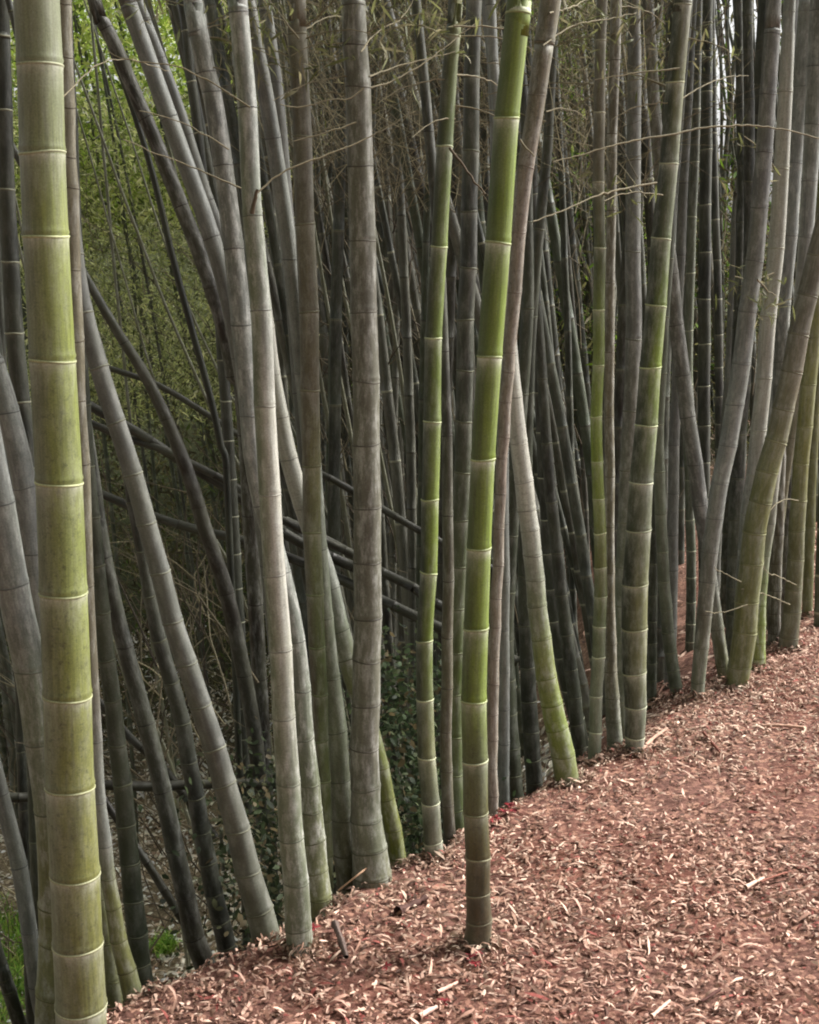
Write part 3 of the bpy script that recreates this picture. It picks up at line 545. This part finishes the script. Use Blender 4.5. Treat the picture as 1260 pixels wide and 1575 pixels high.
# ------------------------------------------------------------------ leaves and litter
def leaves(name, P, L, Wd, yaw, pitch, roll, T, mat, curl=.15, parent=None, link=False):
    n = len(P); prof = np.array([[0, .12], [.3, 1], [.68, .85], [1, .06]])
    d = np.stack([np.cos(yaw)*np.cos(pitch), np.sin(yaw)*np.cos(pitch), np.sin(pitch)], 1)
    s = np.stack([-np.sin(yaw), np.cos(yaw), np.zeros(n)], 1); u = np.cross(d, s)
    s2 = s*np.cos(roll)[:, None]+u*np.sin(roll)[:, None]; u2 = np.cross(d, s2)
    V = np.zeros((n, 8, 3))
    cu = (rng.random(n)*2-.6)*curl
    for k, (t, wd) in enumerate(prof):
        c = P+d*(L*(t-.5))[:, None]+u2*(cu*L*4*t*(1-t))[:, None]
        V[:, 2*k] = c-s2*(Wd*wd*.5)[:, None]; V[:, 2*k+1] = c+s2*(Wd*wd*.5)[:, None]
    b = np.arange(n)[:, None]*8
    Q = np.concatenate([b+np.array([[0, 1, 3, 2]]), b+np.array([[2, 3, 5, 4]]), b+np.array([[4, 5, 7, 6]])], 1).reshape(-1, 4)
    if link:
        b = np.arange(n-1)*8; Q = np.vstack([Q, np.stack([b, b+1, b+9, b+8], 1)])
    return obj(name, quads_mesh(name, V.reshape(-1, 3), Q, mat, {'tint': np.repeat(T, 8, 0)}, smooth=False), parent)
def pick(cols, wts, n, var=.25):
    c = lin(np.array(cols))[rng.choice(len(cols), n, p=np.array(wts)/np.sum(wts))]
    return np.clip(c*(1+(rng.random((n, 1))-.5)*2*var), .004, .9)
LC = [(208,182,162), (188,158,140), (162,132,114), (134,104,88), (88,66,56), (140,80,72), (218,196,176)]
LG = [(236,222,196), (206,184,158), (176,150,126), (132,108,88), (84,70,54), (120,128,70), (250,240,220)]  # pale gully leaves, raised further to stand in for light on the floor
def litter(name, n, xr, yr, smax, smin, Lr, Wr, wts, label, lift=.010, cols=None):
    x = rng.uniform(*xr, n); y = rng.uniform(*yr, n); s = edge_s(x, y)
    clump = vnoise(x, y, 1.9, 2)*1.7+vnoise(x, y, 6, 6)*.9
    k = (s < smax) & (s > smin) & (clump > rng.uniform(-.85, .2, n)); x, y, s = x[k], y[k], s[k]; n = len(x)
    e = .02
    gxs = (ground(x+e, y)-ground(x-e, y))/(2*e); gys = (ground(x, y+e)-ground(x, y-e))/(2*e)
    yaw = rng.uniform(0, 2*np.pi, n); pitch = np.arctan(gxs*np.cos(yaw)+gys*np.sin(yaw))+rng.normal(0, .32, n)
    roll = np.arctan(-(-gxs*np.sin(yaw)+gys*np.cos(yaw)))*-1+rng.normal(0, .5, n)
    L = rng.uniform(*Lr, n)*rng.choice([.5, 1, 1.6, 2.4], n, p=[.5, .35, .12, .03]); Wd = rng.uniform(*Wr, n)
    P = np.stack([x, y, ground(x, y)+rng.random(n)**2*lift+.003], 1)
    T = pick(cols or LC, wts, n)
    if cols is None:
        red = np.clip(sstep(4.6, 2.9, y)*.6+vnoise(x, y, 1.3, 4)*1.2, 0, 1)[:, None]; T = T*(1-red*np.array([[.0, .18, .16]]))*(1-.25*np.clip(vnoise(x, y, 2.6, 8), 0, 1)[:, None])
    o = leaves(name, P, L, Wd, yaw, pitch, roll, T, M_LITTER, .22)
    return tag(o, label, 'leaf litter', kind='stuff')
litter('leaf_litter', 250000, (-1.4, 4.2), (2.4, 8.0), .35, -5, (.011, .033), (.0036, .009), [1.4, 2.2, 2.2, 1.8, 1.5, .45, .2], 'pinkish brown fallen bamboo leaves and chips covering the bank')
litter('gully_litter', 60000, (-4.5, .8), (2.8, 14), 20, .7, (.04, .09), (.012, .024), [4, 1, .4, .5, .6, .0, 7], 'pale dry fallen leaves, coloured brighter as if lit, over the gully floor behind the culms', .03, LG)
litter('grove_litter', 26000, (.6, 8.0), (4.0, 14), 20, .25, (.03, .07), (.009, .02), [1, 1.6, 2, 2, 1.2, .2, .4], 'brown fallen leaves on the grove floor seen between the right culms', .02)

# leaves banked up against the feet of the culms
px_, py_, pz_ = [], [], []
for k_, (rt, cc_) in C.items():
    bx, by = rt.location[0], rt.location[1]
    if k_ in PAL or abs(float(edge_s(bx, by))) > .6: continue
    rb = float(cc_[3][3]); m_ = 150
    an = rng.uniform(0, 2*np.pi, m_); rd = rb*(1.0+rng.exponential(.55, m_))
    X_ = bx+rd*np.cos(an); Y_ = by+rd*np.sin(an); h = .028*np.exp(-(rd-rb)/.04)*rng.random(m_)
    px_.append(X_); py_.append(Y_); pz_.append(ground(X_, Y_)+h+.004)
px_, py_, pz_ = map(np.concatenate, (px_, py_, pz_)); n = len(px_)
o = leaves('leaf_litter', np.stack([px_, py_, pz_], 1), rng.uniform(.012, .04, n), rng.uniform(.003, .008, n), rng.uniform(0, 6.28, n), rng.normal(0, .5, n), rng.normal(0, .7, n), pick(LC, [1, 1.4, 2, 2.2, 1.8, .4, .3], n), M_LITTER, .3)
tag(o, 'loose leaves banked up against the feet of the culms', 'leaf litter', kind='stuff')
def mass(name, n, xr, yr, Dr, Lr, Wr, cols, wts, label, clump=.0, cat='foliage', droop=-.5, seed=0, fn=None, spread=.16):
    nc = max(1, n//26)
    D = rng.uniform(*Dr, nc); px = rng.uniform(*xr, nc); py = rng.uniform(*yr, nc)
    if fn is not None:
        k = fn(px, py, D); D, px, py = D[k], px[k], py[k]; nc = len(D)
    cpos = np.array([at(a, b, d) for a, b, d in zip(px, py, D)])
    if clump: 
        k = vnoise(cpos[:, 0]*1.3+cpos[:, 1], cpos[:, 2]*1.3, 1.6, seed+2) > clump; cpos = cpos[k]; nc = len(cpos)
    m = 26; P = np.repeat(cpos, m, 0)+rng.normal(0, spread, (nc*m, 3))*np.array([1, 1, .7]); n = nc*m
    yaw = rng.uniform(0, 2*np.pi, n); pitch = rng.normal(droop, .45, n); roll = rng.normal(0, .7, n)
    T = pick(cols, wts, n, .3)*np.repeat(rng.uniform(.7, 1.25, nc), m)[:, None]
    o = leaves(name, P, rng.uniform(*Lr, n), rng.uniform(*Wr, n), yaw, pitch, roll, T, M_LEAF, .12)
    return tag(o, label, cat, kind='stuff')
GRN = [(150,178,70), (120,150,52), (92,122,44), (66,88,36), (186,200,110)]
OLV = [(140,138,88), (112,110,70), (88,84,56), (70,62,46), (156,146,108)]
mass('far_foliage', 48000, (-120, 400), (-140, 330), (9, 13), (.035, .07), (.014, .026), [(222,232,140), (190,212,104), (150,176,76), (104,128,54), (240,242,190)], [2, 2, 1.6, 1, .7], 'yellow-green bamboo foliage coloured as if sunlit at the top of the gap behind the left culms', seed=1)  # sunlight is put into these bright leaf tints
mass('far_foliage', 80000, (-120, 440), (160, 640), (8, 13), (.03, .065), (.007, .013), [(226,230,160), (194,202,134), (140,150,94), (84,92,56), (232,232,186)], [1.2, 2, 2, 1.2, .5], 'dull green bamboo foliage lower in the gap behind the left culms', seed=2, spread=.12, clump=-.3)  # leaf tints raised to make up for the shade on this mass
mass('gully_brush', 26000, (-120, 640), (560, 1120), (10, 15), (.05, .11), (.01, .02), OLV+[(100,120,60)], [1, 1.5, 1.5, 1.5, .8, 1], 'dull olive brush on the far slope of the gully', seed=5, cat='brush')
mass('dark_brush', 42000, (400, 980), (-120, 1000), (13, 19), (.07, .14), (.015, .03), OLV, [1, 1.5, 1.5, 1.5, .5], 'dark olive brush closing the view behind the central culms', clump=-.34, seed=9, cat='brush')
mass('right_foliage', 20000, (800, 1010), (-80, 560), (10, 16), (.06, .12), (.012, .022), GRN+OLV, [.5, 1, 1.2, 1, .3, .6, 1, 1, 1, .5], 'green foliage glimpsed behind the thin culms right of the middle', clump=-.12, seed=3)
mass('sky_foliage', 26000, (1000, 1360), (-80, 560), (11, 17), (.06, .12), (.012, .022), GRN[1:4]+OLV, [.8, 1, 1, .8, 1, 1, 1, .4], 'leafy sprays breaking up the pale sky at the upper right', clump=-.25, seed=6,
     fn=lambda a, b, d: ~((np.abs(a-1125) < 80) & (b < 250) & (rng.random(len(a)) < .85)))
mass('low_right_brush', 24000, (880, 1380), (330, 800), (12, 18), (.06, .12), (.012, .024), OLV, [1, 1.4, 1.4, 1.2, .8], 'brown undergrowth far back between the right-hand culms', seed=12, cat='brush')
mass('ivy', 3400, (585, 665), (1020, 1320), (4.3, 5.2), (.015, .035), (.01, .02), [(70,86,56), (50,62,40), (100,110,78), (110,98,70)], [1, 1, .6, .4], 'small-leaved dark creeper on the ground behind the taupe culm', seed=8, cat='creeper', spread=.11)
mass('ivy', 2400, (380, 470), (1180, 1440), (3.7, 4.6), (.015, .035), (.008, .018), [(70,82,54), (50,60,40), (110,112,84), (116,104,78)], [1, 1, .6, .5], 'dark creeper clump left of the main pale grey culm foot', seed=8, cat='creeper', spread=.11)
# unseen canopy added to darken the grove, left open to light the gully
n = 19000
x = rng.uniform(-10, 14, n); y = rng.uniform(2.5, 20, n); k = (edge_s(x, y) > .4) & ~((x < 1.0) & (y > 4.5)) & ~((x < 5) & (y > 6.5)); x, y = x[k], y[k]; n = len(x)
P = np.stack([x, y, rng.uniform(5.6, 8.5, n)], 1)
P = P[P[:, 2] > CAM_H+.17*P[:, 1]+.9]; n = len(P)
o = leaves('unseen_shade_leaves', P, rng.uniform(.25, .5, n), rng.uniform(.05, .1, n), rng.uniform(0, 6.28, n), rng.normal(-.3, .4, n), rng.normal(0, .6, n), pick(GRN, [1, 2, 2, 1, .3], n), M_LEAF)
tag(o, 'unseen leaf canopy added above the frame to darken the grove', 'foliage', kind='stuff')
n = 26000  # unseen leaf mass added behind the viewer to cut the frontal sky fill
x = rng.uniform(-11, 3.0, n); y = rng.uniform(-9, 1.0, n); zz_ = np.where(rng.random(n) < .5, rng.uniform(4.6, 8, n), rng.uniform(.5, 8, n))
k = (zz_ > 4.5) | (y < -4.5) | (x < -6.5); x, y, zz_ = x[k], y[k], zz_[k]; n = len(x)
o = leaves('unseen_shade_leaves', np.stack([x, y, zz_], 1), rng.uniform(.25, .5, n), rng.uniform(.06, .11, n), rng.uniform(0, 6.28, n), rng.normal(-.3, .4, n), rng.normal(0, .6, n), pick(GRN, [1, 2, 2, 1, .3], n), M_LEAF)
tag(o, 'unseen leaf mass added behind the viewer to block sky light', 'foliage', kind='stuff')
# tangle of dead twigs far back
def tangle(name, n, xr, yr, Dr, Lr, rr, cols, label, lean=(-.5, .3)):
    Vs, Qs, Ts = [], [], []; o_ = 0
    for i in range(n):
        D = rng.uniform(*Dr); p = at(rng.uniform(*xr), rng.uniform(*yr), D); L = rng.uniform(*Lr)
        d = np.array([rng.uniform(*lean), rng.uniform(-.4, .4), rng.uniform(.2, 1)]); d /= np.linalg.norm(d)
        q = p+d*L*.5+rng.normal(0, .04, 3); e = p+d*L+np.array([0, 0, -.15*L])+rng.normal(0, .06, 3)
        r = rng.uniform(*rr); v, f, a, _ = tube(np.array([p, (p+q)/2+rng.normal(0, .01, 3), q, e]), [r, r*.8, r*.6, r*.25], 4)
        Vs.append(v); Qs.append(f+o_); o_ += len(v); Ts.append(np.repeat(lin(cols[rng.integers(len(cols))])[None]*rng.uniform(.6, 1.2), len(v), 0))
    o = obj(name, quads_mesh(name, np.vstack(Vs), np.vstack(Qs), M_TWIG, {'tint': np.vstack(Ts)})); return tag(o, label, 'twigs', kind='stuff')
TC = [(96,86,68), (110,100,80), (74,64,50), (124,116,94)]
tangle('twig_tangle', 2600, (430, 800), (-60, 1000), (7, 14), (.3, 1.0), (.002, .005), TC, 'tangle of thin brown twigs among the central back culms')
tangle('twig_tangle', 700, (120, 440), (300, 1250), (7, 13), (.3, 1.0), (.001, .003), TC+[(110,104,82)], 'pale and brown dead twigs crisscrossing behind the long grey diagonal', (-.9, -.1))
tangle('twig_tangle', 800, (800, 1300), (-60, 900), (7, 14), (.3, .8), (.002, .004), TC, 'fine twigs tangled among the back culms at the right')
tangle('fine_twigs', 1500, (440, 1010), (-60, 330), (4.6, 7), (.25, .7), (.0008, .0018), [(128,118,92), (96,86,66), (140,132,104)], 'mesh of fine side twigs across the top of the grove', (-.9, .9))
mass('twig_leaves', 5200, (430, 1010), (-80, 120), (4.6, 7), (.025, .055), (.004, .007), [(118,118,76), (92,96,58), (140,134,100), (78,78,50)], [1, 1, .8, 1], 'small drooping leaves hanging along the top of the picture', clump=-.15, seed=21, spread=.14, droop=-.7)
tangle('dead_stems', 260, (-40, 430), (900, 1480), (4.6, 8), (.4, 1.2), (.002, .005), TC+[(60,50,40), (150,140,112)], 'tangle of dead stems and dry twigs over the gully floor at the lower left', (-.7, .3))
# grass
def hit(px, py):
    for D in np.arange(2.0, 16, .02):
        p = at(px, py, D)
        if p[2] <= float(ground(p[0], p[1])): return p
    return p
for (pxs, sx, sy, n, lab) in (([(250,1458),(258,1464)], .03, .05, 260, 'small bright green grass tuft glimpsed through the culms above the left end of the bank'),
                           ([(4,1440),(18,1490),(30,1530),(2,1540),(38,1465)], .14, .25, 1800, 'bright green grass at the bottom left corner behind the culms')):
    cs = np.array([hit(a, b)[:2] for a, b in pxs]); k = rng.integers(0, len(cs), n)
    x = cs[k, 0]+rng.normal(0, sx, n); y = cs[k, 1]+rng.normal(0, sy, n)
    o = leaves('grass', np.stack([x, y, ground(x, y)+.03], 1), rng.uniform(.05, .14, n), rng.uniform(.006, .013, n), rng.uniform(0, 6.28, n), rng.normal(.9, .35, n), rng.normal(0, .5, n), pick([(150,190,80), (110,150,60), (190,205,110)], [1, 1, .6], n), M_GRASS)
    tag(o, lab, 'grass', kind='stuff')

# ------------------------------------------------------------------ thin side branches in front (children of the culm they grow from)
TW = (124,116,94)
def twig(key, pts, w0=4, w1=1.5, D=None, D2=None, col=TW, leaves_n=0):
    root = C[key][0]; Dk = float(root.location[1]) if D is None else D
    o, cv = part_tube('branch', root, pts, Dk, w0, w1, col, D2, 6, jag=.0012)
    if leaves_n:
        i = np.sort(rng.integers(len(cv)//3, len(cv), leaves_n)); P = cv[i]+rng.normal(0, .035, (leaves_n, 3)); P[:, 2] -= .02
        l = leaves('leaf_spray', P-np.array(root.location), rng.uniform(.03, .07, leaves_n), rng.uniform(.004, .008, leaves_n), rng.uniform(0, 6.28, leaves_n), rng.normal(-.6, .5, leaves_n), rng.normal(0, .7, leaves_n),
                   pick([(112,114,74), (92,96,58), (134,128,98)], [1, 1, .7], leaves_n), M_LEAF, parent=root, link=True)
twig('rightmain', [(1010,281),(960,290),(915,302),(870,322),(820,340)], 3.5, 2.2, 4.3, 4.0)
twig('rightmain', [(1045,205),(1000,212),(950,222),(900,236),(850,250)], 3.5, 2, 4.4, 4.2)
twig('rightmain', [(1035,207),(1080,197),(1150,193),(1210,200),(1265,214)], 3.5, 2.2, 4.4, 4.6)
twig('rightmain', [(1045,105),(1000,110),(960,115),(915,122)], 3, 1.5, 4.4, 4.3, leaves_n=16)
twig('rightmain', [(1020,300),(985,296),(950,300),(930,310)], 2.5, 1.5, 4.35, 4.2, leaves_n=16)
twig('main', [(392,300),(430,268),(480,246),(530,228),(580,205),(640,170)], 3.5, 1.6, 3.05, 3.2)
twig('main', [(388,328),(392,305),(396,292)], 8, 5, 3.06, 3.04, (96,88,74))
twig('main', [(385,165),(330,130),(270,102),(200,92),(165,80)], 3, 1.5, 3.0, 3.0)
twig('grey3', [(372,290),(330,272),(280,250),(230,232),(190,215)], 3, 1.5, 3.2, 3.1)
twig('grey3', [(352,230),(320,210),(270,185),(215,170)], 2.6, 1.3, 3.2, 3.1)
twig('taupe', [(560,135),(540,150),(505,155),(460,165),(430,160)], 3, 1.5, 3.35, 3.3)
twig('taupe', [(568,118),(600,105),(650,92),(700,80)], 3, 1.4, 3.4, 3.6)
twig('taupe', [(570,135),(610,122),(660,92),(700,60),(740,30)], 3, 1.4, 3.4, 3.6, leaves_n=18)
twig('taupe', [(548,188),(500,205),(450,218)], 3, 1.5, 3.35, 3.3)
twig('taupe', [(555,80),(580,50),(620,25),(640,-10)], 3, 1.4, 3.4, 3.6, leaves_n=18)
twig('midgreen', [(692,228),(720,265),(745,300)], 5, 2.5, 3.5, 3.4, (84,70,54))
twig('midgreen', [(690,60),(650,40),(600,45),(560,55)], 3, 1.4, 3.6, 3.7, leaves_n=24)
twig('midgreen', [(698,40),(740,40),(780,45)], 3.4, 2, 3.55, 3.6)
twig('browngreen', [(460,60),(430,20),(400,-20)], 3, 1.4, 3.4, 3.4, leaves_n=16)
twig('browngreen', [(470,40),(500,15),(520,-5)], 3, 1.4, 3.45, 3.4, leaves_n=16)
twig('pink', [(800,215),(810,228),(822,240)], 4, 2, 3.85, 3.85)
twig('pink', [(835,70),(880,40),(930,30),(980,20)], 3, 1.4, 3.9, 4.2, leaves_n=26)
twig('pink', [(845,20),(880,10),(920,-8)], 3, 1.4, 3.9, 4.2, leaves_n=24)
twig('lime', [(96,150),(150,100),(200,92),(260,110)], 2.5, 1.3, 2.8, 3.2)
twig('tanlean', [(1150,930),(1110,942),(1085,940)], 1.9, 1.1, 5.0, 4.9)
twig('tanlean', [(1140,895),(1110,880),(1098,872)], 1.9, 1.1, 5.0, 4.9)
twig('yellowright', [(1215,930),(1180,915),(1140,905)], 1.9, 1.1, 5.4, 5.1)
twig('yellowright', [(1225,900),(1200,888),(1180,880),(1170,862)], 1.9, 1.1, 5.5, 5.1)
twig('yellowright', [(1228,770),(1210,768),(1195,775),(1180,790)], 1.9, 1.1, 5.5, 5.3)
twig('lightpole', [(1200,270),(1170,230),(1145,210)], 3, 1.5, 5.3, 5.2, leaves_n=16)
twig('lightpole', [(1190,420),(1160,430),(1130,425)], 3, 1.5, 5.3, 5.2, leaves_n=40)
twig('crossfront', [(1165,430),(1180,445),(1195,455)], 3, 1.5, 4.9, 5.0, leaves_n=30)
for key in ('midgreen', 'taupe', 'pink', 'browngreen', 'thintan', 'rightmain', 'grey3', 'topgrey'):
    x0 = {'midgreen': 700, 'taupe': 550, 'pink': 840, 'browngreen': 460, 'thintan': 945, 'rightmain': 1045, 'grey3': 300, 'topgrey': 755}[key]
    Dk = float(C[key][0].location[1])
    for j in range(5):
        y0 = random.uniform(-20, 190); dx = random.choice([-1, 1]); ln = random.uniform(60, 150); sl_ = random.uniform(-.5, .35)
        twig(key, [(x0, y0), (x0+dx*ln*.35, y0+ln*.35*sl_-6), (x0+dx*ln*.7, y0+ln*.7*sl_-4), (x0+dx*ln, y0+ln*sl_+8)], 2.6, 1.1, Dk, Dk+random.uniform(-.15, .3), leaves_n=random.choice([0, 14, 20, 26]) if y0 < 80 else 0)

# ------------------------------------------------------------------ small things on the bank
def stick(label, pts, w0, w1, col, lift=.01):
    P = []
    for x, y in pts:
        q = at(x, y, Dg(y)); P.append([q[0], q[1], float(ground(q[0], q[1]))+lift])
    P = np.array(P); Cc, par = curve_pts(P, .01); m = pxm(pts[0][1], P[0][1])
    R = np.interp(par, [0, len(P)-1], [w0*.5*m, w1*.5*m])*(1+.15*rng.standard_normal(len(par)))
    V, Qd, a, d = tube(Cc-Cc[0], R, 7)
    T = np.repeat(lin(col)[None], len(V), 0)*(1+.5*vnoise(a, np.arange(len(V))*.1, 1)[:, None])
    o = obj('fallen_stick', quads_mesh('fallen_stick', V, Qd, M_TWIG, {'tint': T}), loc=Cc[0]); tag(o, label, 'stick', 'dry sticks lying on the litter')
stick('short grey-brown stick lying in the litter below the main grey culm', [(515,1436),(524,1462),(533,1492)], 11, 8, (92,76,70), .02)
stick('dark bark curl on the litter below the taupe culm', [(612,1412),(632,1400),(655,1388)], 14, 9, (74,48,42), .012)
stick('thin dry stick leaning from the foot of the taupe culm', [(590,1338),(572,1358),(552,1374),(520,1378)], 4, 2.5, (150,120,96), .05)
stick('tan stick lying beside the foot of the large grey-green culm', [(985,1160),(1005,1142),(1026,1128)], 7, 5, (176,140,122), .015)
stick('long pale stick lying across the litter in the upper right', [(1172,1120),(1205,1121),(1240,1122)], 6, 5, (186,148,128), .012)
stick('short pale splinter pointing at the bottom edge', [(1002,1572),(1016,1560),(1030,1548)], 8, 5, (214,176,158), .012)
stick('pale splinter with a forked neighbour in the right litter', [(1146,1374),(1160,1367),(1175,1360)], 8, 5, (214,178,160), .012)
stick('thin brown twig running right from the forked splinter', [(1170,1366),(1190,1360),(1215,1350)], 4, 2.5, (140,88,74), .012)
stick('pale pink strip near the bottom centre of the bank', [(645,1572),(660,1562),(672,1556)], 9, 6, (216,178,164), .012)
stick('small pale strip right of the dark bark', [(672,1532),(688,1524),(704,1516)], 7, 5, (206,166,150), .012)
stick('thin brown twig above the path bend in the litter', [(1082,1135),(1098,1152),(1110,1165)], 5, 3, (120,72,60), .012)
stick('dark broken twig at the middle right of the litter', [(1108,1530),(1090,1542),(1078,1548)], 6, 4, (80,46,40), .012)
stick('pale forked sliver left of the thin brown twig', [(1150,1352),(1160,1362),(1166,1368)], 5, 3, (206,170,150), .012)
# fallen red leaves, in small groups
def redleaf(x, y, k, label):
    q = at(x, y, Dg(y)); n = 7
    ang = np.linspace(-2.2, 2.2, n)+random.uniform(0, 6)
    base = np.array([q[0], q[1], float(ground(q[0], q[1]))+.014])
    P = np.stack([np.cos(ang)*  .007*k, np.sin(ang)*.007*k, rng.random(n)*.006], 1)
    o = leaves('red_leaf', P, np.full(n, .015*k), np.full(n, .006*k), ang, rng.normal(.1, .2, n), rng.normal(0, .3, n), pick([(140,44,50), (104,30,36)], [1, 1], n, .15), M_LITTER)
    o.location = base; tag(o, label, 'leaf', 'red leaves fallen on the litter')
for (x, y, k) in ((784,1247,1.3), (774,1258,1.4), (765,1268,1.2), (790,1256,1.1), (757,1272,1.)): redleaf(x, y, k, 'crimson fallen leaf in the small pile at the foot of the pinkish culm')
for (x, y, k) in ((722,1482,1.3), (731,1492,1.1), (738,1478,1.)): redleaf(x, y, k, 'crimson fallen leaf just below the foot of the vivid green culm')
redleaf(483, 1440, 1.3, 'bright red fallen leaf beside the foot of the main pale grey culm')
redleaf(594, 1500, 1., 'small red fallen leaf below the dark bark curl')
redleaf(683, 1551, 1.2, 'red fallen leaf near the bottom centre of the bank')
# a bare shoot with a dry tuft between the feet
